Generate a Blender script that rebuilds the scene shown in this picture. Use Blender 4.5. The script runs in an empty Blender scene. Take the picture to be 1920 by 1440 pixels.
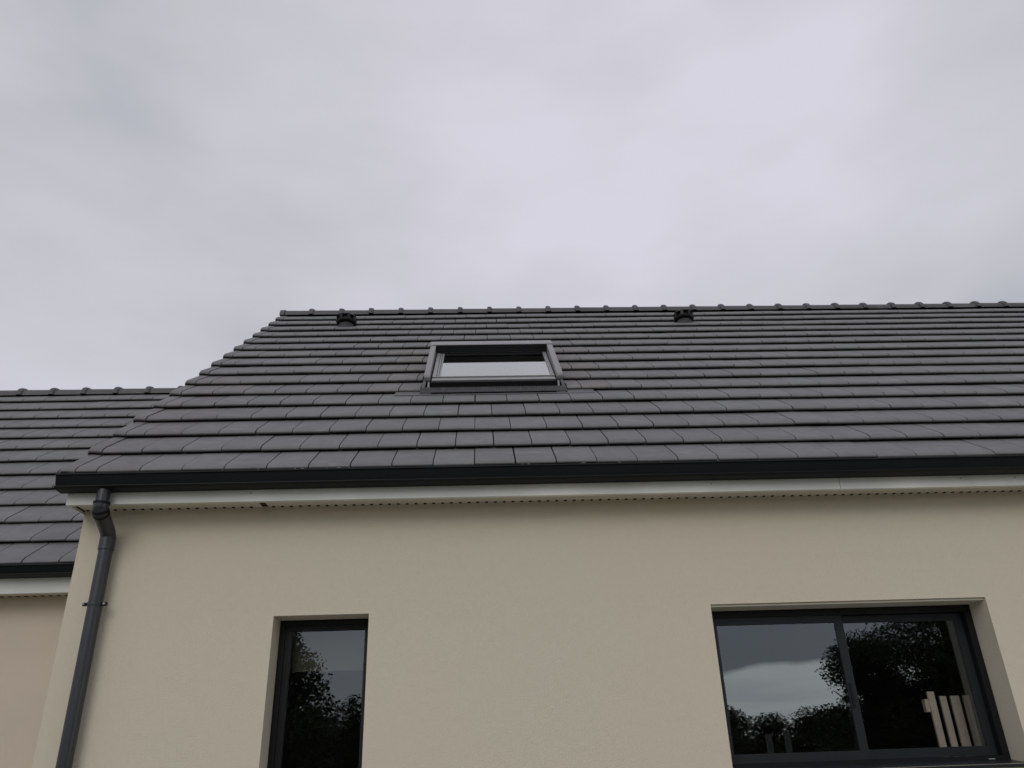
import bpy, math, random
from mathutils import Matrix, Vector
random.seed(7)
scene = bpy.context.scene
COL = scene.collection
H = 1.6                                   # eye height above the lawn

# ------------------------------------------------------------------ camera
cam_data = bpy.data.cameras.new('camera')
cam = bpy.data.objects.new('camera', cam_data)
COL.objects.link(cam)
PITCH, YAW, ROLL, FPX = 0.44379, 0.04458, -0.03425, 1465.93
fwd = Vector((math.sin(YAW)*math.cos(PITCH), math.cos(YAW)*math.cos(PITCH), math.sin(PITCH)))
right0 = Vector((math.cos(YAW), -math.sin(YAW), 0)); up0 = right0.cross(fwd)
cr = right0*math.cos(ROLL) + up0*math.sin(ROLL)
cu = -right0*math.sin(ROLL) + up0*math.cos(ROLL)
cam.matrix_world = Matrix(((cr.x, cu.x, -fwd.x, 0), (cr.y, cu.y, -fwd.y, 0), (cr.z, cu.z, -fwd.z, H), (0, 0, 0, 1)))
cam_data.sensor_width = 36; cam_data.lens = FPX/1920*36
cam_data.clip_start = .05; cam_data.clip_end = 2000
scene.camera = cam
scene.view_settings.view_transform = 'Standard'; scene.view_settings.look = 'None'
scene.view_settings.exposure = 0; scene.view_settings.gamma = 1
scene.view_settings.use_curve_mapping = False
scene.cycles.max_bounces = 8; scene.cycles.transparent_max_bounces = 24

# ------------------------------------------------------------------ world: overcast sky
SUN_EL, SUN_ROT = math.radians(31), math.radians(196)
world = bpy.data.worlds.new('World'); scene.world = world; world.use_nodes = True
wn, wl = world.node_tree.nodes, world.node_tree.links
wn.clear()
out = wn.new('ShaderNodeOutputWorld')
sky = wn.new('ShaderNodeTexSky'); sky.sky_type = 'NISHITA'; sky.sun_disc = False
sky.sun_elevation = SUN_EL; sky.sun_rotation = SUN_ROT
bgs = wn.new('ShaderNodeBackground'); bgs.inputs['Strength'].default_value = .08
wl.new(sky.outputs[0], bgs.inputs['Color'])
tc = wn.new('ShaderNodeTexCoord')
def wmath(op, a, b=None, c=None):
    n = wn.new('ShaderNodeMath'); n.operation = op
    for i, v in enumerate((a, b, c)):
        if v is None: continue
        if isinstance(v, (int, float)): n.inputs[i].default_value = v
        else: wl.new(v, n.inputs[i])
    return n.outputs[0]
def wnoise(scale, detail, rough, squash, off=(0, 0, 0)):
    m = wn.new('ShaderNodeMapping'); m.inputs['Scale'].default_value = squash; m.inputs['Location'].default_value = off
    wl.new(tc.outputs['Generated'], m.inputs['Vector'])
    n = wn.new('ShaderNodeTexNoise'); n.inputs['Scale'].default_value = scale
    n.inputs['Detail'].default_value = detail; n.inputs['Roughness'].default_value = rough
    wl.new(m.outputs[0], n.inputs['Vector']); return n.outputs['Fac']
big = wnoise(1.5, 3, .45, (1, 1, 1.6), (.35, .2, .1))
fine = wnoise(4.5, 4, .5, (1, 1, 2.2), (2.0, 1.0, 0))
v = wmath('ADD', wmath('MULTIPLY', big, .75), wmath('MULTIPLY', fine, .25))
def lobe(d, lo, hi, amp):      # thinner or thicker cloud round one direction
    dn = wn.new('ShaderNodeVectorMath'); dn.operation = 'DOT_PRODUCT'; wl.new(tc.outputs['Generated'], dn.inputs[0]); dn.inputs[1].default_value = Vector(d).normalized()
    r_ = wn.new('ShaderNodeMapRange'); r_.interpolation_type = 'SMOOTHSTEP'; r_.inputs['From Min'].default_value = lo; r_.inputs['From Max'].default_value = hi
    r_.inputs['To Max'].default_value = amp; wl.new(dn.outputs['Value'], r_.inputs['Value']); return r_.outputs[0]
v = wmath('ADD', v, lobe((.28, 1, .95), .80, 1.0, .11))
v = wmath('ADD', v, lobe((-.75, 1, .62), .84, 1.0, -.045))
v = wmath('ADD', v, lobe((-.12, 1, .62), .96, 1.0, -.035))
v = wmath('ADD', v, lobe((.15, -1, .22), .80, 1.0, -.14))
streak = wnoise(2.2, 4, .55, (1, 1, 9), (0, 3, 0))
v = wmath('ADD', v, wmath('MULTIPLY', wmath('SUBTRACT', streak, .5), .06))
ramp = wn.new('ShaderNodeValToRGB'); wl.new(v, ramp.inputs[0])
cr_ = ramp.color_ramp
cr_.elements[0].position = .36; cr_.elements[0].color = (.44, .46, .52, 1)
cr_.elements[1].position = .68; cr_.elements[1].color = (.71, .695, .78, 1)
e = cr_.elements.new(.48); e.color = (.565, .565, .605, 1)
# low light band above the horizon, under the edge of the cloud deck
sep = wn.new('ShaderNodeSeparateXYZ'); wl.new(tc.outputs['Generated'], sep.inputs[0])
edge = wmath('ADD', sep.outputs['Z'], wmath('MULTIPLY', wmath('SUBTRACT', fine, .5), .05))
mr = wn.new('ShaderNodeMapRange'); mr.inputs['From Min'].default_value = .080; mr.inputs['From Max'].default_value = .086
mr.inputs['To Min'].default_value = 1; mr.inputs['To Max'].default_value = 0; wl.new(edge, mr.inputs['Value'])
mixc = wn.new('ShaderNodeMixRGB'); az = wn.new('ShaderNodeMapRange'); az.interpolation_type = 'SMOOTHSTEP'; az.inputs['From Min'].default_value = .02; az.inputs['From Max'].default_value = .22
wl.new(wmath('ADD', sep.outputs['X'], wmath('MULTIPLY', wmath('SUBTRACT', big, .5), .3)), az.inputs['Value'])
wl.new(wmath('MULTIPLY', mr.outputs[0], az.outputs[0]), mixc.inputs[0]); wl.new(ramp.outputs[0], mixc.inputs[1])
rb_ = wn.new('ShaderNodeValToRGB'); wl.new(streak, rb_.inputs[0])
rb_.color_ramp.elements[0].position = .36; rb_.color_ramp.elements[0].color = (1.05, 1.08, 1.14, 1)
rb_.color_ramp.elements[1].position = .56; rb_.color_ramp.elements[1].color = (1.72, 1.68, 1.62, 1)
wl.new(rb_.outputs[0], mixc.inputs[2])
bgc = wn.new('ShaderNodeBackground'); bgc.inputs['Strength'].default_value = 1.0
wl.new(mixc.outputs[0], bgc.inputs['Color'])
ms = wn.new('ShaderNodeMixShader'); ms.inputs[0].default_value = .93
wl.new(bgs.outputs[0], ms.inputs[1]); wl.new(bgc.outputs[0], ms.inputs[2]); wl.new(ms.outputs[0], out.inputs['Surface'])

sun_d = bpy.data.lights.new('sun', 'SUN'); sun_d.energy = .8; sun_d.angle = math.radians(34); sun_d.color = (1, .97, .93)
sun = bpy.data.objects.new('sun', sun_d); COL.objects.link(sun)
_az = SUN_ROT
sdir = Vector((math.sin(_az)*math.cos(SUN_EL), math.cos(_az)*math.cos(SUN_EL), math.sin(SUN_EL)))
sun.rotation_euler = sdir.to_track_quat('Z', 'Y').to_euler(); sun.location = (0, -4, 12)

# ------------------------------------------------------------------ materials
def mat(name, color, rough=.6, spec=.5, var=.0, nscale=8, bump=0, bscale=60, objvar=0, tint=None, tscale=1.2, metallic=0, detail=4, bdist=.01):
    m = bpy.data.materials.new(name); m.use_nodes = True
    n, l = m.node_tree.nodes, m.node_tree.links
    b = n['Principled BSDF']; b.inputs['Roughness'].default_value = rough
    b.inputs['Specular IOR Level'].default_value = spec; b.inputs['Metallic'].default_value = metallic
    geo = n.new('ShaderNodeNewGeometry')
    col = n.new('ShaderNodeRGB'); col.outputs[0].default_value = (*color, 1); cur = col.outputs[0]
    if tint:
        t = n.new('ShaderNodeTexNoise'); t.inputs['Scale'].default_value = tscale; t.inputs['Detail'].default_value = 3
        l.new(geo.outputs['Position'], t.inputs['Vector'])
        r = n.new('ShaderNodeMapRange'); r.inputs['From Min'].default_value = .38; r.inputs['From Max'].default_value = .62
        l.new(t.outputs['Fac'], r.inputs['Value'])
        x = n.new('ShaderNodeMixRGB'); l.new(r.outputs[0], x.inputs[0]); l.new(cur, x.inputs[1]); x.inputs[2].default_value = (*tint, 1); cur = x.outputs[0]
    fac = None
    if var:
        t = n.new('ShaderNodeTexNoise'); t.inputs['Scale'].default_value = nscale; t.inputs['Detail'].default_value = detail; t.inputs['Roughness'].default_value = .6
        l.new(geo.outputs['Position'], t.inputs['Vector'])
        r = n.new('ShaderNodeMapRange'); r.inputs['From Min'].default_value = .3; r.inputs['From Max'].default_value = .7
        r.inputs['To Min'].default_value = 1-var; r.inputs['To Max'].default_value = 1+var
        l.new(t.outputs['Fac'], r.inputs['Value']); fac = r.outputs[0]
    if objvar:
        oi = n.new('ShaderNodeObjectInfo')
        r = n.new('ShaderNodeMapRange'); r.inputs['To Min'].default_value = 1-objvar; r.inputs['To Max'].default_value = 1+objvar
        l.new(oi.outputs['Random'], r.inputs['Value'])
        if fac is None: fac = r.outputs[0]
        else:
            k = n.new('ShaderNodeMath'); k.operation = 'MULTIPLY'; l.new(fac, k.inputs[0]); l.new(r.outputs[0], k.inputs[1]); fac = k.outputs[0]
    if fac is not None:
        x = n.new('ShaderNodeVectorMath'); x.operation = 'SCALE'; l.new(cur, x.inputs[0]); l.new(fac, x.inputs['Scale']); cur = x.outputs[0]
    if 'tile' in name:      # pale rub marks and lime streaks
        mp = n.new('ShaderNodeMapping'); mp.inputs['Scale'].default_value = (5, 14, 14); l.new(geo.outputs['Position'], mp.inputs['Vector'])
        t = n.new('ShaderNodeTexNoise'); t.inputs['Scale'].default_value = 1.0; t.inputs['Detail'].default_value = 5; l.new(mp.outputs[0], t.inputs['Vector'])
        r = n.new('ShaderNodeMapRange'); r.inputs['From Min'].default_value = .62; r.inputs['From Max'].default_value = .74; r.inputs['To Max'].default_value = .28; l.new(t.outputs['Fac'], r.inputs['Value'])
        x = n.new('ShaderNodeMixRGB'); l.new(r.outputs[0], x.inputs[0]); l.new(cur, x.inputs[1]); x.inputs[2].default_value = (.34, .33, .33, 1); cur = x.outputs[0]
    l.new(cur, b.inputs['Base Color'])
    if bump:
        t = n.new('ShaderNodeTexNoise'); t.inputs['Scale'].default_value = bscale; t.inputs['Detail'].default_value = 4
        l.new(geo.outputs['Position'], t.inputs['Vector'])
        bp = n.new('ShaderNodeBump'); bp.inputs['Strength'].default_value = bump; bp.inputs['Distance'].default_value = bdist
        l.new(t.outputs['Fac'], bp.inputs['Height']); l.new(bp.outputs[0], b.inputs['Normal'])
    return m
M = {}
M['tile'] = mat('slate_grey_concrete_tile', (.166, .163, .170), .62, .35, .10, 9, .25, 220, .07, (.160, .164, .164), 1.1, bdist=.003)
M['tile_dusty'] = mat('dust_stained_tile', (.195, .182, .177), .75, .25, .14, 14, .25, 220, .06, (.172, .168, .169), 3, bdist=.003)
M['tile_brown'] = mat('brown_tinged_verge_tile', (.166, .158, .161), .65, .35, .12, 9, .25, 220, .08, (.162, .160, .164), 2, bdist=.003)
M['ridge'] = mat('ridge_tile', (.085, .082, .087), .55, .4, .12, 10, .25, 200, .08, bdist=.003)
M['deck'] = mat('roof_underlay', (.012, .012, .013), .9, .1)
M['render'] = mat('cream_render', (.638, .584, .466), .95, .15, .018, 30, .6, 170, 0, (.622, .580, .472), .6, bdist=.005, detail=7)
M['render_pink'] = mat('warm_beige_render', (.62, .54, .44), .95, .15, .025, 2.2, .55, 260, 0, (.61, .54, .445), .6, bdist=.004)
M['pvc'] = mat('white_pvc', (.82, .83, .80), .45, .4, .03, 5, .05, 30, 0, (.63, .655, .62), 1.5)
M['pvc_soffit'] = mat('cream_pvc_soffit', (.62, .60, .50), .5, .4, .04, 9)
M['gutter'] = mat('anthracite_aluminium', (.009, .0105, .0115), .5, .14, .1, 5)
M['pipe'] = mat('anthracite_downpipe', (.028, .031, .037), .32, .5, .10, 12)
M['frame'] = mat('anthracite_window_frame', (.016, .020, .023), .38, .3, .05, 8)
M['frame_dark'] = mat('dark_window_frame', (.007, .008, .009), .45, .25, .05, 8)
M['alu'] = mat('grey_aluminium', (.235, .228, .235), .42, .5, .06, 14)
M['alu_light'] = mat('light_grey_aluminium', (.26, .265, .265), .38, .5, .06, 14)
M['black'] = mat('black_plastic', (.008, .008, .009), .5, .35)
M['lead'] = mat('dark_grey_flashing', (.125, .122, .13), .55, .4, .15, 20)
M['vent_grey'] = mat('dark_vent_base', (.045, .044, .046), .6, .3)
M['bounce_gravel'] = mat('pale_bounce_gravel', (.34, .32, .28), .95, .1, .3, 30, .6, 60)  # pale surface of the added slab that throws light upwards
M['screw'] = mat('grey_screw', (.2, .22, .2), .5)
M['hole'] = mat('vent_hole_dark', (.06, .054, .038), .9, .1)
M['white_wood'] = mat('pale_painted_wood', (.60, .55, .51), .6, .3, .06, 20)
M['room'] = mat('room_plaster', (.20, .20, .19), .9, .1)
M['blind'] = mat('grey_blind_fabric', (.10, .105, .09), .9, .1)
M['speck'] = mat('pale_speck', (.55, .56, .55), .9, .1)
M['grass'] = mat('lawn', (.045, .065, .022), .95, .1, .35, 3, .8, 25, 0, (.07, .075, .03), .25, bdist=.05)
M['leaf'] = mat('leaf_green', (.062, .085, .030), .7, .25, .4, 3, 0, 1, .2, (.042, .062, .024), .8)
M['bark'] = mat('bark', (.07, .055, .042), .9, .1, .3, 12, .6, 30)
M['post'] = mat('weathered_post_wood', (.22, .215, .20), .9, .1, .15, 12)

def glass(name, surfaces=4, tint=.93, refl=(.84, .94, 1)):
    m = bpy.data.materials.new(name); m.use_nodes = True
    n, l = m.node_tree.nodes, m.node_tree.links; n.clear()
    o = n.new('ShaderNodeOutputMaterial'); f = n.new('ShaderNodeFresnel'); f.inputs['IOR'].default_value = 1.5
    a = n.new('ShaderNodeMath'); a.operation = 'MULTIPLY'; a.inputs[1].default_value = surfaces; l.new(f.outputs[0], a.inputs[0])
    b = n.new('ShaderNodeMath'); b.operation = 'MULTIPLY_ADD'; b.inputs[1].default_value = surfaces-1; b.inputs[2].default_value = 1; l.new(f.outputs[0], b.inputs[0])
    d = n.new('ShaderNodeMath'); d.operation = 'DIVIDE'; l.new(a.outputs[0], d.inputs[0]); l.new(b.outputs[0], d.inputs[1])
    ge = n.new('ShaderNodeNewGeometry'); q = n.new('ShaderNodeMath'); q.operation = 'SUBTRACT'; q.inputs[0].default_value = 1; l.new(ge.outputs['Backfacing'], q.inputs[1])
    k = n.new('ShaderNodeMath'); k.operation = 'MULTIPLY'; l.new(d.outputs[0], k.inputs[0]); l.new(q.outputs[0], k.inputs[1]); d = k
    t = n.new('ShaderNodeBsdfTransparent'); t.inputs[0].default_value = (tint, tint*.99, tint*.96, 1)
    g = n.new('ShaderNodeBsdfGlossy'); g.inputs['Roughness'].default_value = 0.0; g.inputs['Color'].default_value = (*refl, 1)
    x = n.new('ShaderNodeMixShader'); l.new(d.outputs[0], x.inputs[0]); l.new(t.outputs[0], x.inputs[1]); l.new(g.outputs[0], x.inputs[2])
    l.new(x.outputs[0], o.inputs['Surface']); return m
M['glass'] = glass('double_glazing')
M['sky_glass'] = glass('skylight_glazing', refl=(.96, 1, .97))

# ------------------------------------------------------------------ helpers
class MB:
    def __init__(s): s.v = []; s.f = []
    def quad(s, a, b, c, d):
        i = len(s.v); s.v += [a, b, c, d]; s.f.append((i, i+1, i+2, i+3))
    def box(s, x0, x1, y0, y1, z0, z1, T=None):
        i = len(s.v)
        p = [(x0,y0,z0),(x1,y0,z0),(x1,y1,z0),(x0,y1,z0),(x0,y0,z1),(x1,y0,z1),(x1,y1,z1),(x0,y1,z1)]
        if T: p = [T(*q) for q in p]
        s.v += p
        s.f += [tuple(i+k for k in f) for f in ((0,3,2,1),(4,5,6,7),(0,1,5,4),(1,2,6,5),(2,3,7,6),(3,0,4,7))]
        return s
    def prism(s, prof, x0, x1, T=None):
        """closed profile [(y,z)] extruded along x"""
        i = len(s.v); n = len(prof)
        p = [(x0, y, z) for y, z in prof] + [(x1, y, z) for y, z in prof]
        if T: p = [T(*q) for q in p]
        s.v += p
        for k in range(n):
            j = (k+1) % n; s.f.append((i+k, i+j, i+n+j, i+n+k))
        s.f.append(tuple(i+k for k in reversed(range(n)))); s.f.append(tuple(i+n+k for k in range(n)))
        return s
    def tube(s, path, r, seg=16, caps=True):
        path = [Vector(p) for p in path]; rs = r if isinstance(r, (list, tuple)) else [r]*len(path)
        base = len(s.v)
        for k, p in enumerate(path):
            if k == 0: d = path[1]-path[0]
            elif k == len(path)-1: d = path[-1]-path[-2]
            else: d = (path[k+1]-path[k]).normalized() + (path[k]-path[k-1]).normalized()
            d.normalize(); a = Vector((1, 0, 0)) if abs(d.x) < .9 else Vector((0, 1, 0))
            u = d.cross(a).normalized(); w = d.cross(u).normalized()
            for j in range(seg):
                t = 2*math.pi*j/seg; s.v.append(tuple(p + (u*math.cos(t) + w*math.sin(t))*rs[k]))
        for k in range(len(path)-1):
            for j in range(seg):
                a0 = base+k*seg+j; b0 = base+k*seg+(j+1) % seg; s.f.append((a0, b0, b0+seg, a0+seg))
        if caps:
            s.f.append(tuple(base+j for j in reversed(range(seg)))); s.f.append(tuple(base+(len(path)-1)*seg+j for j in range(seg)))
        return s
    def mesh(s, name, m, smooth=None):
        me = bpy.data.meshes.new(name); me.from_pydata([tuple(p) for p in s.v], [], s.f); me.materials.append(m)
        import bmesh
        bm = bmesh.new(); bm.from_mesh(me); bmesh.ops.recalc_face_normals(bm, faces=bm.faces); bm.to_mesh(me); bm.free()
        if smooth is not None:
            for p in me.polygons: p.use_smooth = True
            me.set_sharp_from_angle(angle=math.radians(smooth))
        return me
    def build(s, name, m, parent=None, smooth=None, bevel=0):
        o = bpy.data.objects.new(name, s.mesh(name, m, smooth)); COL.objects.link(o)
        attach(o, parent)
        if bevel:
            b = o.modifiers.new('bevel', 'BEVEL'); b.width = bevel; b.segments = 2; b.limit_method = 'ANGLE'
        return o
def attach(o, parent):
    if parent is not None:
        o.parent = parent
        if parent.type == 'EMPTY': o.matrix_parent_inverse = Matrix.Translation(parent.location).inverted()
def thing(name, loc, label, cat, group=None):
    o = bpy.data.objects.new(name, None); COL.objects.link(o); o.location = loc; o.empty_display_size = .3
    o['label'] = label; o['category'] = cat
    if group: o['group'] = group
    return o
def tag(o, label, cat, group=None):
    o['label'] = label; o['category'] = cat
    if group: o['group'] = group
def to_px(P):
    d = Vector(P)-Vector((0, 0, H)); z = d.dot(fwd)
    if z < .1: return None
    return 960+FPX*d.dot(cr)/z, 720-FPX*d.dot(cu)/z, z

# ------------------------------------------------------------------ ground
g = MB(); n = 24
for i in range(n):
    for j in range(n):
        x0, x1 = -300+i*25, -275+i*25; y0, y1 = -300+j*25, -275+j*25
        g.quad((x0,y0,0),(x1,y0,0),(x1,y1,0),(x0,y1,0))
lawn = g.build('ground', M['grass']); lawn['kind'] = 'structure'

bounce_slab = MB(); bounce_slab.box(-7, 10, -3.2, 4.79, -.1, .035)  # unseen slab, added to bounce light up under the eaves
bounce_slab = bounce_slab.build('added_bounce_terrace', M['bounce_gravel']); bounce_slab['kind'] = 'structure'
# ------------------------------------------------------------------ roof frame
W, E = .25, .34308
class Roof:
    def __init__(s, X0, Y, Z, al, off=-.03):
        s.X0, s.Y, s.Z, s.al, s.off = X0, Y, Z, al, off; s.c, s.s = math.cos(al), math.sin(al)
        s.rot = Matrix(((1,0,0,0),(0,s.c,-s.s,0),(0,s.s,s.c,0),(0,0,0,1)))
    def P(s, x, v, h=0):
        h += s.off
        return (x, s.Y + v*s.c - h*s.s, s.Z + v*s.s + h*s.c + H)
AL = .70374
main = Roof(-2.29445, 4.50965, 1.60116, AL)
left = Roof(-2.896, 5.43778, 1.28274, AL)
NR_MAIN, NR_LEFT = 16, 13
_cache = {}
def tile_mesh(w, m, lip=0):
    key = (round(w, 3), m.name, lip)
    if key in _cache: return _cache[key]
    g = MB()
    prof = [(.030,.0165),(.0,.035),(.0008,.0425),(.007,.0470),(.022,.0505),(.048,.0520),(.40,.0065),(.40,.0)]
    hw = w/2; n = len(prof)
    c = .0016
    # body with a thin chamfer at both long edges
    cols = [(-hw, -c), (-hw+c, 0), (hw-c, 0), (hw, -c)]
    for x, dz in cols:
        for k, (y, z) in enumerate(prof): g.v.append((x, y + (0.0004 if dz else 0), z + (dz if 1 <= k <= 6 else 0)))
    for a in range(3):
        for k in range(n-1): g.f.append((a*n+k, a*n+k+1, (a+1)*n+k+1, (a+1)*n+k))
    g.f.append(tuple(range(n))); g.f.append(tuple(3*n+k for k in range(n)))
    me = g.mesh('roof_tile', m, 40); _cache[key] = me
    return me
def verge_mesh(m):
    key = ('verge', m.name)
    if key in _cache: return _cache[key]
    g = MB(); ys = [.030, .0, .0008, .008, .022, .048, .40]; hs = [None]*7
    top = {.030:.022, .0:.036, .0008:.045, .008:.051, .022:.0555, .048:.057, .40:.013}
    # cross-section from the skirt foot round the roll to the flat
    sec = [(-.046, -.075), (-.048, -.02), (-.047, -.006), (-.041, .001), (-.030, .004), (-.015, .003), (.040, -.002), (.040, -.03)]
    for y in ys:
        for x, dz in sec: g.v.append((x, y, top[y]+dz if dz > -.05 else top[y]*.3+dz))
    n = len(sec)
    for a in range(len(ys)-1):
        for k in range(n-1): g.f.append((a*n+k, a*n+k+1, (a+1)*n+k+1, (a+1)*n+k))
    g.f.append(tuple(range(n)))
    me = g.mesh('verge_tile', m, 45); _cache[key] = me
    return me
# tiles wanted: list of (k, xc, width, material, kind)
def tile_list(roof, rows, xl, xr, hole=None):
    L = []
    for k in range(rows):
        half = .5 if k % 2 else 0.
        i0 = math.floor((xl-roof.X0)/W)-2; i1 = math.ceil((xr-roof.X0)/W)+2
        for i in range(i0, i1):
            a = roof.X0 + (i+half)*W; b = a+W
            segs = [(max(a, xl), min(b, xr))]
            if hole and hole[0] <= k <= hole[1]:
                ns = []
                for p, q in segs:
                    if q <= hole[2] or p >= hole[3]: ns.append((p, q)); continue
                    if p < hole[2]: ns.append((p, hole[2]))
                    if q > hole[3]: ns.append((hole[3], q))
                segs = ns
            for p, q in segs:
                if q-p > .035: L.append((k, p, q))
    return L
HOLE = (5, 9, -.492, .712)
def add_tiles(house, roof, roofpart, rows, xl, xr, hole=None, limit=300, name='roof_tile'):
    L = tile_list(roof, rows, xl, xr, hole); vis = []
    for k, p, q in L:
        c = roof.P((p+q)/2, k*E+.15, .04); t = to_px(c)
        ok = t is not None and -40 < t[0] < 1960 and -20 < t[1] < 1460
        if ok and roof is left and c[0] > -2.5: ok = False
        vis.append((0 if ok else 1, t[2] if t else 999, (k, p, q)))
    vis.sort(key=lambda z: (z[0], z[1]))
    stuff = MB()
    for n_, (bad, dep, (k, p, q)) in enumerate(vis):
        mid = (p+q)/2; m = M['tile']
        if hole and hole[0]-0 <= k <= hole[1] and (hole[2]-.36 < mid < hole[2] or hole[3] < mid < hole[3]+.34): m = M['tile_dusty']
        if p < xl+.3 and roof is main and k < 7: m = M['tile_brown']
        w = (q-p)-random.uniform(.0035, .0085)
        me = tile_mesh(round(w, 3), m)
        jx, jh, jr = random.uniform(-.001, .001), random.uniform(-.0012, .0015), random.uniform(-.0022, .0022)
        tilt = random.uniform(-.0025, .0025); jv = random.uniform(-.002, .002)
        # a slow sag of the battens makes the courses run slightly uneven
        sag = .0022*math.sin(mid*1.7+k*1.3)+.0012*math.sin(mid*3.9+k*2.1)
        X = Matrix.Translation(roof.P(mid+jx, k*E+jv, jh+sag*.6)) @ roof.rot @ Matrix.Rotation(jr, 4, 'Z') @ Matrix.Rotation(tilt, 4, 'Y')
        if n_ < limit and not bad:
            o = bpy.data.objects.new('roof_tile', me); COL.objects.link(o); o.parent = roofpart; o.matrix_basis = X
        else:
            i = len(stuff.v); stuff.v += [tuple(X @ vv.co) for vv in me.vertices]
            stuff.f += [tuple(i+j for j in pf.vertices) for pf in me.polygons]
    if stuff.v:
        o = stuff.build('roof_tiles', M['tile'], roofpart, 40); o['kind'] = 'stuff'

def ridge_mesh(length, collar=True):
    g = MB(); hw, ht = .115, .105
    def ring(x, s, lift=0):
        i = len(g.v); N = 12
        for j in range(N+1):
            t = math.pi*j/N
            g.v.append((x, -math.cos(t)*(hw*s), math.sin(t)**.85*ht*s + lift - .01*(s-1)))
        return i, N
    if collar: xs = [(0, .9), (.0005, 1.16), (.006, 1.22), (.028, 1.245), (.052, 1.18), (.060, 1.10), (.063, 1.0), (length+.01, .97)]
    else: xs = [(0, 1.0), (length+.01, .97)]
    rings = [ring(x, s) for x, s in xs]
    for (a, N), (b, _) in zip(rings, rings[1:]):
        for j in range(N): g.f.append((a+j, a+j+1, b+j+1, b+j))
    return g
def add_ridge(parent, Y, Z, x_first, pitch, n, xstart=None):
    me = ridge_mesh(pitch).mesh('ridge_tile', M['ridge'], 40)
    for i in range(n):
        o = bpy.data.objects.new('ridge_tile', me); COL.objects.link(o); o.parent = parent
        o.matrix_basis = Matrix.Translation((x_first+i*pitch-.03, Y+random.uniform(-.003, .003), Z+H+random.uniform(-.002, .002))) @ Matrix.Rotation(random.uniform(-.006, .006), 4, 'Z')
    if xstart is not None:
        me2 = ridge_mesh(x_first-xstart, False).mesh('ridge_tile', M['ridge'], 40)
        o = bpy.data.objects.new('ridge_tile', me2); COL.objects.link(o); o.parent = parent
        o.matrix_basis = Matrix.Translation((xstart, Y, Z+H))

# ------------------------------------------------------------------ walls
def wall_sheet(x0, x1, z0, z1, y, thick, holes, m, parent, name='wall'):
    g = MB()
    xs = sorted({x0, x1, *[h[0] for h in holes], *[h[1] for h in holes]})
    zs = sorted({z0, z1, *[h[2] for h in holes], *[h[3] for h in holes]})
    idx = {}
    def V(x, yy, z):
        k = (x, yy, z)
        if k not in idx: idx[k] = len(g.v); g.v.append(k)
        return idx[k]
    def inh(xa, za): return any(h[0] <= xa < h[1] and h[2] <= za < h[3] for h in holes)
    yb = y+thick
    for xa, xb in zip(xs, xs[1:]):
        for za, zb in zip(zs, zs[1:]):
            if inh(xa, za): continue
            g.f.append((V(xa,y,za), V(xb,y,za), V(xb,y,zb), V(xa,y,zb)))
            g.f.append((V(xa,yb,za), V(xa,yb,zb), V(xb,yb,zb), V(xb,yb,za)))
    for h in holes:
        a, b, c, d = h
        for p, q in (((a,c),(a,d)),((a,d),(b,d)),((b,d),(b,c)),((b,c),(a,c))):
            # follow all grid cuts along the edge
            if p[0] == q[0]:
                cuts = [z for z in zs if min(p[1],q[1]) <= z <= max(p[1],q[1])]
                for za, zb in zip(cuts, cuts[1:]): g.f.append((V(p[0],y,za), V(p[0],yb,za), V(p[0],yb,zb), V(p[0],y,zb)))
            else:
                cuts = [x for x in xs if min(p[0],q[0]) <= x <= max(p[0],q[0])]
                for xa, xb in zip(cuts, cuts[1:]): g.f.append((V(xa,y,p[1]), V(xb,y,p[1]), V(xb,yb,p[1]), V(xa,yb,p[1])))
    for x in (x0, x1):
        for za, zb in zip(zs, zs[1:]): g.f.append((V(x,y,za), V(x,y,zb), V(x,yb,zb), V(x,yb,za)))
    for xa, xb in zip(xs, xs[1:]):
        g.f.append((V(xa,y,z1), V(xb,y,z1), V(xb,yb,z1), V(xa,yb,z1)))
    return g.build(name, m, parent)
def gable(x0, x1, pts, m, parent):
    g = MB(); g.prism([(y, z) for y, z in pts], x0, x1); return g.build('wall', m, parent)

WY = 4.80
house = thing('house', (0, WY, 0), 'cream rendered house with long dark tiled roof, skylight and two windows', 'house')
XL, XR = -2.4634, 10.0
SOF = 1.455+H
LINT = .7895+H
win_s = (-1.2422, -.6826, -.65+H, LINT)
win_b = (1.3682, 3.0706, -.125+H, LINT)
wall_sheet(XL, XR, 0, SOF+.05, WY, .24, [win_s, win_b], M['render'], house)
RY, RZ = main.Y+5.6*main.c, main.Z+5.6*main.s      # ridge
DEPTH = 2*RY-WY
for xa, xb in ((XL, XL+.2), (XR-.2, XR)):
    gable(xa, xb, [(WY+.2402, 0), (DEPTH, 0), (DEPTH, SOF), (RY, RZ-.16+H), (WY+.2402, SOF)], M['render'], house)
MB().box(XL+.2, XR-.2, DEPTH-.2, DEPTH-.002, 0, SOF).build('wall', M['render'], house)
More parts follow.
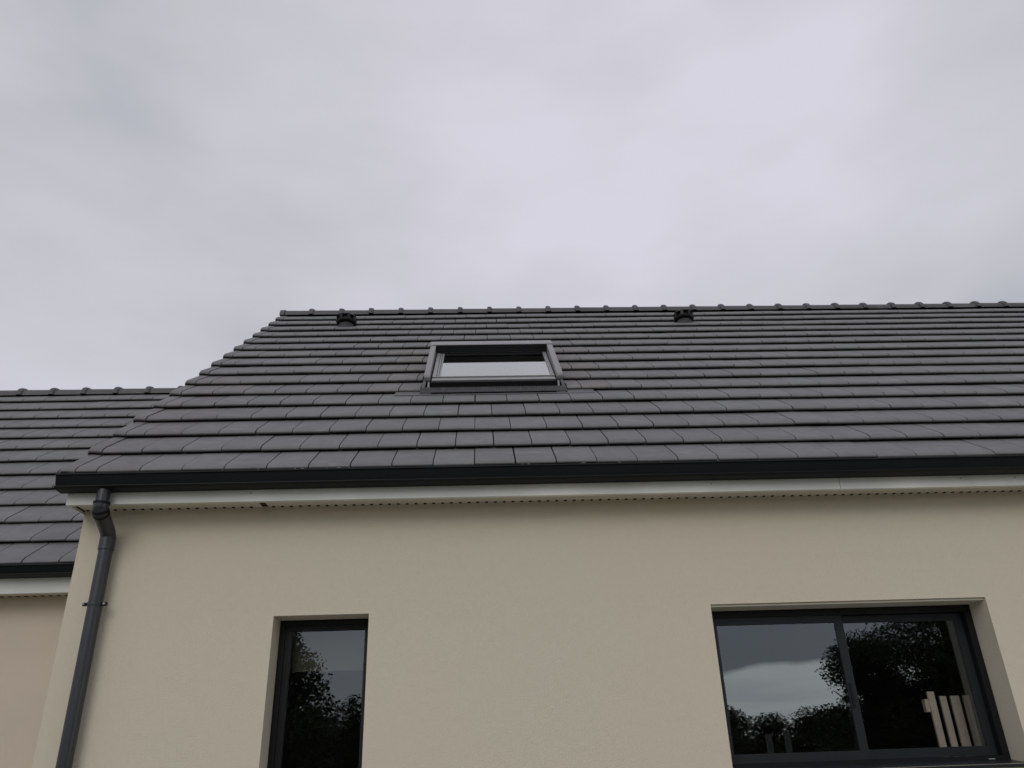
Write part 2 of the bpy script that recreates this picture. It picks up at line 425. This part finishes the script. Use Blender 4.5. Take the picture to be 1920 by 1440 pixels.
# roof deck (underlay) both slopes
dk = MB()
vr = 5.6
a, b = -2.49, XR+.1
dk.prism([(main.P(0,.03,-.006)[1], main.P(0,.03,-.006)[2]), (RY, main.P(0,vr,-.006)[2]), (2*RY-main.P(0,.03,0)[1], main.P(0,.03,-.006)[2]),
          (2*RY-main.P(0,.03,0)[1], main.P(0,.03,-.05)[2]), (RY, main.P(0,vr,-.05)[2]), (main.P(0,.03,-.05)[1], main.P(0,.03,-.05)[2])], a, b)
roof_main = dk.build('roof', M['deck'], house)
add_tiles(house, main, roof_main, NR_MAIN, -2.4195, XR+.1, HOLE)
vm = verge_mesh(M['tile_brown']); vm2 = verge_mesh(M['tile'])
for k in range(NR_MAIN):
    o = bpy.data.objects.new('verge_tile', vm if (k < 6 or k in (8, 9)) else vm2); COL.objects.link(o); o.parent = roof_main
    o.matrix_basis = Matrix.Translation(main.P(-2.463+random.uniform(-.003, .003), k*E+random.uniform(-.004, .004), .0)) @ main.rot @ Matrix.Rotation(random.uniform(-.006, .006), 4, 'Z')
add_ridge(roof_main, RY, RZ-.079, -2.14, .3786, 33, -2.51)
g = MB(); g.prism([(-math.cos(math.pi*j/14)*.142, math.sin(math.pi*j/14)*.128-.015) for j in range(15)], 0, .055, lambda x, y, z: (x-2.53, y+RY, z+RZ-.079+H))
g.build('ridge_end_cap', M['ridge'], roof_main, 50)

# ------------------------------------------------------------------ gutter, fascia, soffit
def gutter(parent, x0, x1, ylip, ztop, hgt=.1, dep=.105, endcap=True):
    s = hgt/.1
    z = ztop+H
    outer = [(.009, .0), (.002, .0), (-.003, -.004), (-.0055, -.011), (.003, -.0135), (.022, -.073*s), (.004, -.0765*s), (.0035, -.0815*s), (.012, -.0845*s), (.020, -.089*s), (.034, -.092*s), (.060, -.093*s), (dep, -.093*s), (dep, 0)]
    inner = [(dep-.004, -.0005), (dep-.004, -.089*s), (.060, -.089*s), (.036, -.087*s), (.028, -.080*s), (.026, -.07*s), (.010, -.0165), (.0088, -.004)]
    g = MB(); g.prism([(ylip+a, z+b) for a, b in outer+inner], x0, x1)
    o = g.build('gutter', M['gutter'], parent, 25)
    if endcap:
        g = MB(); g.prism([(ylip+a, z+b) for a, b in outer], x0-.006, x0-.0005); g.build('gutter_end_cap', M['gutter'], o)
        g = MB(); g.box(x0-.0062, x0-.0012, ylip+.012, ylip+dep-.012, z+.002, z+.012)
    return o
YL = 4.4897
gut = gutter(house, -2.516, XR+.1, YL, 1.596)
# row of pale specks on the gutter lip
g = MB()
for xx, ww in ((-1.12,.012),(-1.075,.03),(-.93,.008),(-.86,.035),(-.80,.012),(.245,.01),(.285,.02),(.62,.045),(.84,.03),(1.10,.012),(1.45,.02),(-1.55,.012),(-1.34,.016)):
    zz = 1.596+H+.0006; y = YL+.004
    i = len(g.v)
    n = 7
    for j in range(n):
        t = 2*math.pi*j/n; g.v.append((xx+math.cos(t)*ww/2*random.uniform(.7,1.1), y+math.sin(t)*.005, zz+.0005))
    g.v.append((xx, y, zz+.004))
    for j in range(n): g.f.append((i+j, i+(j+1) % n, i+n))
o = g.build('pale_specks', M['speck'], gut); o['kind'] = 'stuff'

FY, FB = 4.60, 1.4325+H
JX = 2.2265
for xa, xb in ((-2.485, JX-.0015), (JX+.0015, XR+.08)):
    g = MB(); g.prism([(FY, FB), (FY, FB+.125), (FY+.018, FB+.125), (FY+.018, FB+.010), (FY+.03, FB+.010), (FY+.03, FB)], xa, xb)
    fas = g.build('fascia_board', M['pvc'], house, bevel=.0015)
    for sx in (-1.40, .15+.2, .35+.0, 1.42, 3.0, 3.35, 5.2):
        if xa < sx < xb and sx != .35:
            g = MB(); g.tube([(sx, FY+.001, FB+.052), (sx, FY-.003, FB+.052)], .004, 8); g.build('screw_head', M['screw'], fas)
# soffit panels, joints, a cover strip and the row of vent holes
gx = -1.3566
for xa, xb in ((-2.47, gx-.018), (gx+.022, 1.9), (1.903, 4.9), (4.903, XR)):
    g = MB(); g.box(xa, xb, FY+.031, WY-.0015, SOF-.001, SOF+.008); sf = g.build('soffit_panel', M['pvc_soffit'], house)
    k = 0; x = xa+.03
    g2 = MB(); g3 = MB()
    while x < xb-.02:
        g3.box(x-.0012, x+.0012, FY+.032, WY-.05, SOF-.0025, SOF-.0015)
        i = len(g2.v); n = 8
        for zz in (SOF-.0016, SOF-.0046):
            for j in range(n):
                t = 2*math.pi*j/n; g2.v.append((x+math.cos(t)*.0105, WY-.017+math.sin(t)*.0125, zz))
        g2.f.append(tuple(i+n+j for j in range(n)))
        for j in range(n): g2.f.append((i+j, i+(j+1) % n, i+n+(j+1) % n, i+n+j))
        x += .0555
    o = g2.build('vent_holes', M['hole'], sf); o['kind'] = 'stuff'
    o = g3.build('panel_grooves', M['pvc_soffit'], sf); o['kind'] = 'stuff'
g = MB(); g.box(gx-.0175, gx+.0215, FY+.032, WY-.002, SOF+.004, SOF+.01); g.build('soffit_gap', M['hole'], house)
g = MB(); g.box(-2.482, -2.472, FY+.0185, WY+.3, FB+.002, FB+.13); g.build('soffit_end_board', M['pvc'], house)
g = MB(); g.box(-2.4705, -2.462, FY+.035, WY-.0025, SOF-.006, SOF-.0015); g.build('trim_strip', M['hole'], house)

# ------------------------------------------------------------------ downpipe
px, wy = -2.262, 4.735
path = [(px+.012, 4.55, 1.50+H), (px+.012, 4.55, 1.425+H)]
dp = MB()
segA = [(px+.012, 4.55, 1.515+H), (px+.012, 4.55, 1.405+H)]
dp.tube([(px, wy, 1.262+H), (px, wy, .0)], .040, 24)
pipe = dp.build('downpipe', M['pipe'], house, 40)
MB().tube(segA, .037, 24).build('pipe_outlet', M['pipe'], pipe, 40)
el = [(px+.012, 4.55, 1.425+H)]
for j in range(1, 7):
    t = j/6*math.radians(52); el.append((px+.011, 4.55+.06*(1-math.cos(t)), 1.415+H-.06*math.sin(t)))
p1 = Vector(el[-1]); p2 = Vector((px, wy-.022, 1.30+H))
for j in (1, 2): el.append(tuple(p1.lerp(p2, j/2)))
el += [(px, wy-.008, 1.284+H), (px, wy, 1.264+H), (px, wy, 1.235+H)]
MB().tube(el, .0435, 24).build('pipe_elbow', M['pipe'], pipe, 40)
for k in (0, 4, 6):
    a = Vector(el[k]); bb = Vector(el[k+1]); d = (bb-a).normalized()*.007
    MB().tube([a-d, a+d], .0468, 24).build('elbow_ring', M['gutter'], pipe, 40)
MB().tube([(px, wy, 1.262+H), (px, wy, 1.19+H)], .0452, 24).build('pipe_collar', M['pipe'], pipe, 40)
for zc in (.872+H, -.9+H):
    c = MB().tube([(px, wy, zc+.009), (px, wy, zc-.009)], .0445, 24)
    cl = c.build('pipe_clip', M['pipe'], pipe, 40)
    for s in (-1, 1):
        g = MB(); g.box(px+s*.056-.013, px+s*.056+.013, wy-.012, wy+.004, zc-.009, zc+.009); g.build('clip_lug', M['gutter'], cl)
        g = MB(); g.tube([(px+s*.058, wy-.026, zc), (px+s*.058, wy-.011, zc)], .0065, 8); g.build('clip_screw', M['alu_light'], cl, 40)
    g = MB(); g.tube([(px, wy+.035, zc), (px, WY+.01, zc)], .006, 8); g.build('clip_rod', M['gutter'], cl)

# ------------------------------------------------------------------ roof vents
def vent(x, v, side):
    c = Vector(main.P(x, v, .02))
    base = MB()
    base.tube([tuple(c+Vector((0, -.0, -.06))), tuple(c+Vector((0, -.01, .035))), tuple(c+Vector((0, -.012, .05)))], [.100, .086, .074], 20)
    b = base.build('roof_vent', M['vent_grey'], house, 40)
    cy = c+Vector((0, -.012, .045))
    def ring(z0, z1, r0, r1, nm, n=6, rot=math.pi/6+.1):
        g = MB(); i = 0
        for (z, r) in ((z0, r0), (z1, r1)):
            for j in range(n):
                t = 2*math.pi*j/n+rot; g.v.append((cy.x+math.cos(t)*r, cy.y+math.sin(t)*r, cy.z+z))
        for j in range(n): g.f.append((j, (j+1) % n, n+(j+1) % n, n+j))
        g.f.append(tuple(reversed(range(n)))); g.f.append(tuple(range(n, 2*n)))
        return g.build(nm, M['black'], b, bevel=.004)
    ring(.0, .022, .118, .128, 'vent_plate', 8, .39)
    ring(.078, .100, .126, .100, 'vent_cap', 8, .39)
    ring(.022, .078, .084, .080, 'vent_core', 10, 0)
    for j in range(8):
        t = 2*math.pi*j/8+.39
        if (side < 0 and 2.6 < t < 3.6) or (side > 0 and (t > 6.0 or t < .2)): continue
        g = MB(); X = Matrix.Translation(cy) @ Matrix.Rotation(t, 4, 'Z')
        g.box(.080, .118, -.016, .016, .020, .08, lambda a, b_, c_: tuple(X @ Vector((a, b_, c_))))
        g.build('vent_pillar', M['black'], b)
    return b
vent(-1.565, 4.64, -1); vent(2.44, 4.63, 1)

# ------------------------------------------------------------------ skylight
def RB(x0, x1, v0, v1, h0, h1, nm, m, parent, bevel=.0):
    g = MB(); g.box(x0, x1, v0, v1, h0+.03, h1+.03, main.P); return g.build(nm, m, parent, bevel=bevel)
def RPr(prof, x0, x1, nm, m, parent, smooth=30):
    g = MB(); g.prism([(a, b+.03) for a, b in prof], x0, x1, main.P); return g.build(nm, m, parent, smooth)
SL, SR = -.402, .622
SV0, SV1 = 1.70, 2.86
g = MB()
# the fixed frame: four bars butted round the opening
g.box(SL, SR, SV0, SV0+.05, -.03+.03, .082+.03, main.P)
g.box(SL, SR, SV1-.05, SV1, 0, .075+.03, main.P)
g.box(SL, SL+.045, SV0+.05, SV1-.05, 0, .078+.03, main.P)
g.box(SR-.045, SR, SV0+.05, SV1-.05, 0, .078+.03, main.P)
skyl = g.build('skylight', M['frame_dark'], house)
GL, GR, GV0, GV1 = -.332, .590, 1.835, 2.71
RPr([(SV0+.036, .0825), (SV0+.036, .088), (SV0+.046, .0915), (GV0-.022, .088), (GV0-.018, .086), (GV0-.018, .0825)], SL+.004, SR-.004, 'sash_bottom_cover', M['alu_light'], skyl)
RB(GL-.05, GR+.03, GV0-.016, GV0-.006, .0835, .098, 'glazing_bead', M['alu_light'], skyl)
for xa, xb in ((SL+.002, SL+.034), (SL+.038, SL+.052), (SL+.056, GL)):
    RB(xa, xb, GV0-.004, GV1+.024, .0805, .094 if xb-xa > .02 else .090, 'sash_side_cover', M['alu_light'], skyl, .002)
for xa, xb in ((SR-.034, SR-.002), ):
    RB(xa, xb, GV0-.004, GV1+.024, .0805, .094, 'sash_side_cover', M['alu'], skyl, .002)
RB(SL+.06, SR-.036, GV1+.002, GV1+.028, .077, .090, 'sash_top_cover', M['frame'], skyl, .002)
RB(GL, GR, GV0-.004, GV1, .062, .084, 'pane', M['sky_glass'], skyl)
# hood (roller shutter box) and the two guide rails
hx0, hx1 = -.462, .682
RPr([(2.747, .092), (2.740, .170), (2.746, .174), (2.83, .1755), (2.91, .168), (3.04, .12), (3.16, .02), (3.1, .0), (2.87, .0), (2.87, .092)], hx0, hx1, 'shutter_box', M['alu'], skyl, 30)
RB(hx0+.03, hx1-.03, 2.7375, 2.744, .100, .168, 'shutter_slot_shade', M['black'], skyl)  # black plate puts the shade of the slot into colour
RB(hx0+.055, hx1-.055, 2.722, 2.736, .112, .122, 'shutter_end_slat', M['frame'], skyl)
for s, (xa, xb) in ((-1, (-.460, -.412)), (1, (.630, .680))):
    prof = [(1.775, .070), (1.752, .085), (1.752, .112), (1.765, .128), (1.79, .134), (2.739, .166), (2.739, .085)]
    RPr(prof, xa, xb, 'guide_rail', M['alu'], skyl, 35)
    xm = (xa+xb)/2 + (.012 if s < 0 else -.012)
    g = MB(); g.tube([main.P(xm, 1.715, .045), main.P(xm, 1.735, .075), main.P(xm, 1.765, .10)], [.013, .010, .009], 10); g.build('rail_foot', M['alu_light'], skyl, 40)
    g = MB(); xf = (xa, xa-.03) if s < 0 else (xb+.03, xb)
    RB(min(xf)+(.004 if s > 0 else 0), max(xf)-(.004 if s < 0 else 0), 1.76, 3.15, -.028, .004, 'side_flashing', M['lead'], skyl)
# fine pleated apron below the frame
g = MB(); x = -.487; n = 0; P8 = .0125
while x < .706:
    lo, hi = .010, .019
    z = lo if n % 2 else hi
    for vv, dz in ((1.70, .024), (1.655, .006), (1.628, .001)):
        g.v.append(main.P(x, vv, .03+z+dz))
    x += P8/2; n += 1
for j in range(n-1):
    for k in range(2): g.f.append((3*j+k, 3*j+k+1, 3*j+3+k+1, 3*j+3+k))
g.build('pleated_apron', M['lead'], skyl)
RB(-.695, .925, 1.600, 1.626, -.004, .0035, 'flashing_strip', M['lead'], skyl)
RB(-.695, -.489, 1.6265, 1.72, -.006, .0, 'flashing_wing', M['lead'], skyl)
RB(.708, .925, 1.6265, 1.72, -.006, .0, 'flashing_wing', M['lead'], skyl)

# ------------------------------------------------------------------ facade windows
def ring_frame(x0, x1, z0, z1, y0, y1, l, r, b, t, nm, m, parent, bev=.002):
    g = MB()
    g.box(x0, x0+l, y0, y1, z0, z1); g.box(x1-r, x1, y0, y1, z0, z1)
    g.box(x0+l, x1-r, y0, y1, z0, z0+b); g.box(x0+l, x1-r, y0, y1, z1-t, z1)
    return g.build(nm, m, parent)
# wide sliding window
x0, x1, z0, z1 = win_b
z1f = z1-.012
w = ring_frame(x0+.001, x1-.001, z0+.002, z1f-.002, 4.985, 5.075, .040, .042, .038, .040, 'window', M['frame_dark'], house)
g = MB(); g.box(x0+.0015, x1-.0015, WY+.018, 4.984, z1-.013, z1-.001); g.build('lintel_lining', M['pvc_soffit'], w)
xm = 2.215
s1 = ring_frame(x0+.0415, xm+.027, z0+.041, z1f-.043, 4.995, 5.028, .034, .052, .050, .044, 'sash', M['frame'], w)
s2 = ring_frame(xm-.02, x1-.0435, z0+.041, z1f-.043, 5.034, 5.067, .048, .050, .052, .044, 'sash', M['frame'], w)
MB().box(x0+.0757, xm-.0252, 5.003, 5.021, z0+.0912, z1f-.0872).build('pane', M['glass'], s1)
MB().box(xm+.0282, x1-.0937, 5.042, 5.060, z0+.0932, z1f-.0872).build('pane', M['glass'], s2)
MB().box(2.20, 2.215, 4.988, 4.9945, z0+.32, z0+.46).build('handle', M['frame_dark'], s1)
g = MB(); g.prism([(WY-.022, z0-.018), (WY-.022, z0-.003), (4.984, z0+.016), (4.984, z0+.002), (WY-.008, z0-.018)], x0+.0015, x1-.0015); g.build('sill', M['frame'], w)
MB().box(2.93, 2.965, 4.968, 4.98, z0+.020, z0+.026).build('drain_cap', M['alu_light'], w)
# narrow casement window
x0, x1, z0, z1 = win_s
w2 = ring_frame(x0+.001, x1-.001, z0+.002, z1-.002, 4.975, 5.045, .034, .016, .034, .030, 'window', M['frame_dark'], house)
s3 = ring_frame(x0+.0352, x1-.0172, z0+.037, z1-.033, 4.985, 5.05, .036, .028, .036, .030, 'sash', M['frame_dark'], w2)
MB().box(x0+.0714, x1-.0454, 5.004, 5.022, z0+.0732, z1-.0632).build('pane', M['glass'], s3)
g = MB(); g.prism([(WY-.022, z0-.018), (WY-.022, z0-.003), (4.974, z0+.016), (4.974, z0+.002), (WY-.008, z0-.018)], x0+.0015, x1-.0015); g.build('sill', M['frame'], w2)
# rooms behind the glass
def room(x0, x1, y1, z0, z1):
    g = MB(); y0 = WY+.2425
    g.quad((x0,y0,z0),(x1,y0,z0),(x1,y1,z0),(x0,y1,z0)); g.quad((x0,y0,z1),(x1,y0,z1),(x1,y1,z1),(x0,y1,z1))
    g.quad((x0,y1,z0),(x1,y1,z0),(x1,y1,z1),(x0,y1,z1)); g.quad((x0,y0,z0),(x0,y1,z0),(x0,y1,z1),(x0,y0,z1)); g.quad((x1,y0,z0),(x1,y1,z0),(x1,y1,z1),(x1,y0,z1))
    return g.build('room', M['room'], house)
room(-2.2, .3, 7.6, .15, 2.62); room(.42, 5.2, 9.4, .15, 2.62)
rb = MB().box(-1.18, -.72, 5.10, 5.103, .503+H, .76+H).build('roller_blind', M['blind'])
tag(rb, 'grey roller blind half lowered behind the narrow window', 'blind')

# pale slatted rack seen through the right pane
rk = thing('slatted_rack', (2.97, 5.33, .15), 'pale slatted wooden rack standing inside behind the right pane of the wide window', 'rack')
for xa, xb, top, dy in ((2.832, 2.876, .290, 0), (2.918, 2.960, .262, .02), (2.988, 3.045, .262, .02), (3.072, 3.112, .262, .02)):
    g = MB(); g.box(xa, xb, 5.295+dy, 5.313+dy, .85, top+H); g.build('slat', M['white_wood'], rk, bevel=.002)
for zz in (1.02, 1.30): MB().box(2.80, 3.13, 5.335, 5.352, zz, zz+.04).build('cross_rail', M['white_wood'], rk)
MB().box(2.803, 2.829, 5.297, 5.333, .17+H, .245+H).build('peg', M['white_wood'], rk)
for xx in (2.82, 3.09): MB().box(xx, xx+.03, 5.355, 5.385, .1512, 1.5).build('leg', M['white_wood'], rk)

# ------------------------------------------------------------------ lower house on the left
h2 = thing('house', (-5.5, 5.72, 0), 'lower attached house on the left with dark tiled roof and warm beige wall', 'house')
WY2 = 5.70; LX = -10.0; S2 = 1.115+H
wall_sheet(LX, XL-.002, 0, S2+.05, WY2, .2, [], M['render_pink'], h2)
RY2, RZ2 = left.Y+13.05*E*left.c, left.Z+13.05*E*left.s
D2 = 2*RY2-WY2
gable(LX, LX+.2, [(WY2+.2, 0), (D2, 0), (D2, S2), (RY2, RZ2-.16+H), (WY2+.2, S2)], M['render_pink'], h2)
MB().box(LX+.2, XL-.002, D2-.2, D2-.002, 0, S2).build('wall', M['render_pink'], h2)
dk = MB(); P = left.P
dk.prism([(P(0,.03,-.006)[1], P(0,.03,-.006)[2]), (RY2, P(0,13.05*E,-.006)[2]), (2*RY2-P(0,.03,0)[1], P(0,.03,-.006)[2]),
          (2*RY2-P(0,.03,0)[1], P(0,.03,-.05)[2]), (RY2, P(0,13.05*E,-.05)[2]), (P(0,.03,-.05)[1], P(0,.03,-.05)[2])], LX-.1, XL-.003)
roof2 = dk.build('roof', M['deck'], h2)
add_tiles(h2, left, roof2, NR_LEFT, LX-.1, XL-.004, None)
add_ridge(roof2, RY2, RZ2-.070, -4.042-.3798*15, .3798, 18)
o = bpy.data.objects
me2 = ridge_mesh(.32).mesh('ridge_tile', M['ridge'], 40)
o = bpy.data.objects.new('ridge_tile', me2); COL.objects.link(o); o.parent = roof2
o.matrix_basis = Matrix.Translation((-4.042+.3798*3-.03, RY2, RZ2-.07+H))
gutter(h2, LX-.1, XL-.003, left.Y-.02, 1.281, .082, .1, False)
g = MB(); y = left.Y+.083; zb = 1.103+H
g.prism([(y, zb), (y, zb+.125), (y+.018, zb+.125), (y+.018, zb+.010), (y+.03, zb+.010), (y+.03, zb)], LX-.08, XL-.003)
g.build('fascia_board', M['pvc'], h2)
sf = MB().box(LX, XL-.003, y+.031, WY2-.0015, S2, S2+.008).build('soffit_panel', M['pvc_soffit'], h2)
g = MB(); x = LX+.03
while x < XL-.03:
    g.box(x-.011, x+.011, WY2-.032, WY2-.008, S2-.0035, S2-.0012); x += .0555
o = g.build('vent_holes', M['hole'], sf); o['kind'] = 'stuff'

# ------------------------------------------------------------------ garden behind the camera, mirrored in the panes
def leaf_mesh(name, blobs, nleaf, size, seed):
    rnd = random.Random(seed); v = []; f = []
    tot = sum(b[3]**2*b[4] for b in blobs)
    for bx, by, bz, r, rz in blobs:
        cnt = int(nleaf*r*r*rz/tot)
        for _ in range(cnt):
            while True:
                p = Vector((rnd.uniform(-1, 1), rnd.uniform(-1, 1), rnd.uniform(-1, 1)))
                L = p.length
                if L < 1 and (L > .55 or rnd.random() < .25): break
            wob = 1+.22*math.sin(p.x*5+bx*3)*math.sin(p.z*6+by)+.1*math.sin(p.y*9)
            c = Vector((bx+p.x*r*wob, by+p.y*r*wob, bz+p.z*r*rz*wob))
            a = Vector((rnd.gauss(0, 1), rnd.gauss(0, 1), rnd.gauss(0, .6))).normalized(); b_ = a.cross(Vector((rnd.gauss(0, 1), rnd.gauss(0, 1), rnd.gauss(0, 1)))).normalized()
            s = size*rnd.uniform(.6, 1.3); i = len(v)
            v += [tuple(c-a*s), tuple(c+b_*s*.5), tuple(c+a*s), tuple(c-b_*s*.5)]; f.append((i, i+1, i+2, i+3))
    me = bpy.data.meshes.new(name); me.from_pydata(v, [], f); me.materials.append(M['leaf']); return me
def trunk_mesh(h, r, limbs, seed):
    rnd = random.Random(seed); g = MB()
    g.tube([(0, 0, -.1), (.05, 0, h*.35), (-.04, .05, h*.7), (.03, 0, h)], [r, r*.8, r*.55, r*.2], 10)
    for _ in range(limbs):
        z = h*rnd.uniform(.3, .85); t = rnd.uniform(0, 6.28); L = h*rnd.uniform(.16, .28)
        a = Vector((0, 0, z)); b = a+Vector((math.cos(t)*L*.6, math.sin(t)*L*.6, L*.35)); c = b+Vector((math.cos(t)*L*.5, math.sin(t)*L*.5, L*.45))
        g.tube([a, b, c], [r*.35, r*.22, r*.07], 6)
    return g.mesh('trunk', M['bark'], 60)
def crown_blobs(w, z0, z1, n, seed, r0=.28):
    rnd = random.Random(seed); out = []
    for _ in range(n):
        t = rnd.random(); z = z0+(z1-z0)*t; k = math.sin(math.pi*(.18+.72*t))
        a = rnd.uniform(0, 6.28); d = w*k*math.sqrt(rnd.random())*.75
        r = w*r0*rnd.uniform(.7, 1.2); out.append((math.cos(a)*d, math.sin(a)*d, z, r, .8))
    return out
def tree(meshes, loc, label, group, sc=(1, 1, 1), rz=0, cat='tree', nm='broadleaf_tree'):
    r = thing(nm, loc, label, cat, group)
    for me, n_ in zip(meshes, ('crown', 'trunk')):
        o = bpy.data.objects.new(n_, me); COL.objects.link(o); o.parent = r
        o.scale = sc; o.rotation_euler = (0, 0, rz)
    return r
big_t = (leaf_mesh('crown', crown_blobs(4.4, .5, 9.0, 90, 3, .21), 120000, .046, 1), trunk_mesh(7.0, .24, 16, 1))
mid_t = (leaf_mesh('crown', crown_blobs(2.3, .3, 4.3, 44, 5, .29), 50000, .045, 2), trunk_mesh(3.6, .15, 8, 2))
far_t = (leaf_mesh('crown', crown_blobs(3.4, .3, 4.6, 34, 8, .33), 16000, .11, 3), trunk_mesh(3.8, .2, 5, 3))
tree(big_t, (13.9, -14, 0), 'tall dark leafy tree mirrored in the right pane of the wide window', None, (1.06, 1.06, 1))
tree(big_t, (19.5, -17, 0), 'second tall dark tree, farther right and behind the one mirrored in the wide window', None, (.9, .9, .95), 2.2)
tree(mid_t, (11.9, -15.8, 0), 'leafy shrub below the tall tree, mirrored beside the mullion of the wide window', None, (1.15, 1.15, 1.02), 1.2, 'bush', 'garden_bush')
tree(mid_t, (15.2, -16.2, 0), 'leafy shrub below the tall tree, mirrored behind the pale slatted rack', None, (1.2, 1.2, 1.0), 4.2, 'bush', 'garden_bush')
tree(mid_t, (-6.7, -14, 0), 'bushy tree mirrored in the upper left of the narrow window', None, (1.3, 1.3, 1.42), .5)
tree(mid_t, (-3.5, -17, 0), 'low bushy tree mirrored low in the narrow window, beside the taller one', None, (1.1, 1.1, .74), 3.1)
tree(mid_t, (8.6, -25, 0), 'rounded bush mirrored at the left edge of the wide window', None, (1.05, 1.05, .90), 2.0, 'bush', 'garden_bush')
rr = random.Random(4)
for i in range(26):
    xx = -40+3.9*i
    sc = rr.uniform(.92, 1.12)
    tree(far_t, (xx+rr.uniform(-1, 1), -60+rr.uniform(-4, 4), 0), 'one of the low distant trees lined up on the horizon, mirrored small in the panes', 'distant trees across the field', (sc*1.15, sc, sc*rr.uniform(.70, .84)), rr.uniform(0, 6))
for i, xx in enumerate((6.32, 6.74)):
    g = MB(); g.box(-.055, .055, -.055, .055, -.3, 1.86+.04*i); g.v = [(a+xx, b-9.0, c) for a, b, c in g.v]
    
    o = g.build('fence_post', M['post']); tag(o, ('left' if i == 0 else 'right')+' one of two pale wooden fence posts mirrored low in the wide window', 'post', 'pale fence posts')
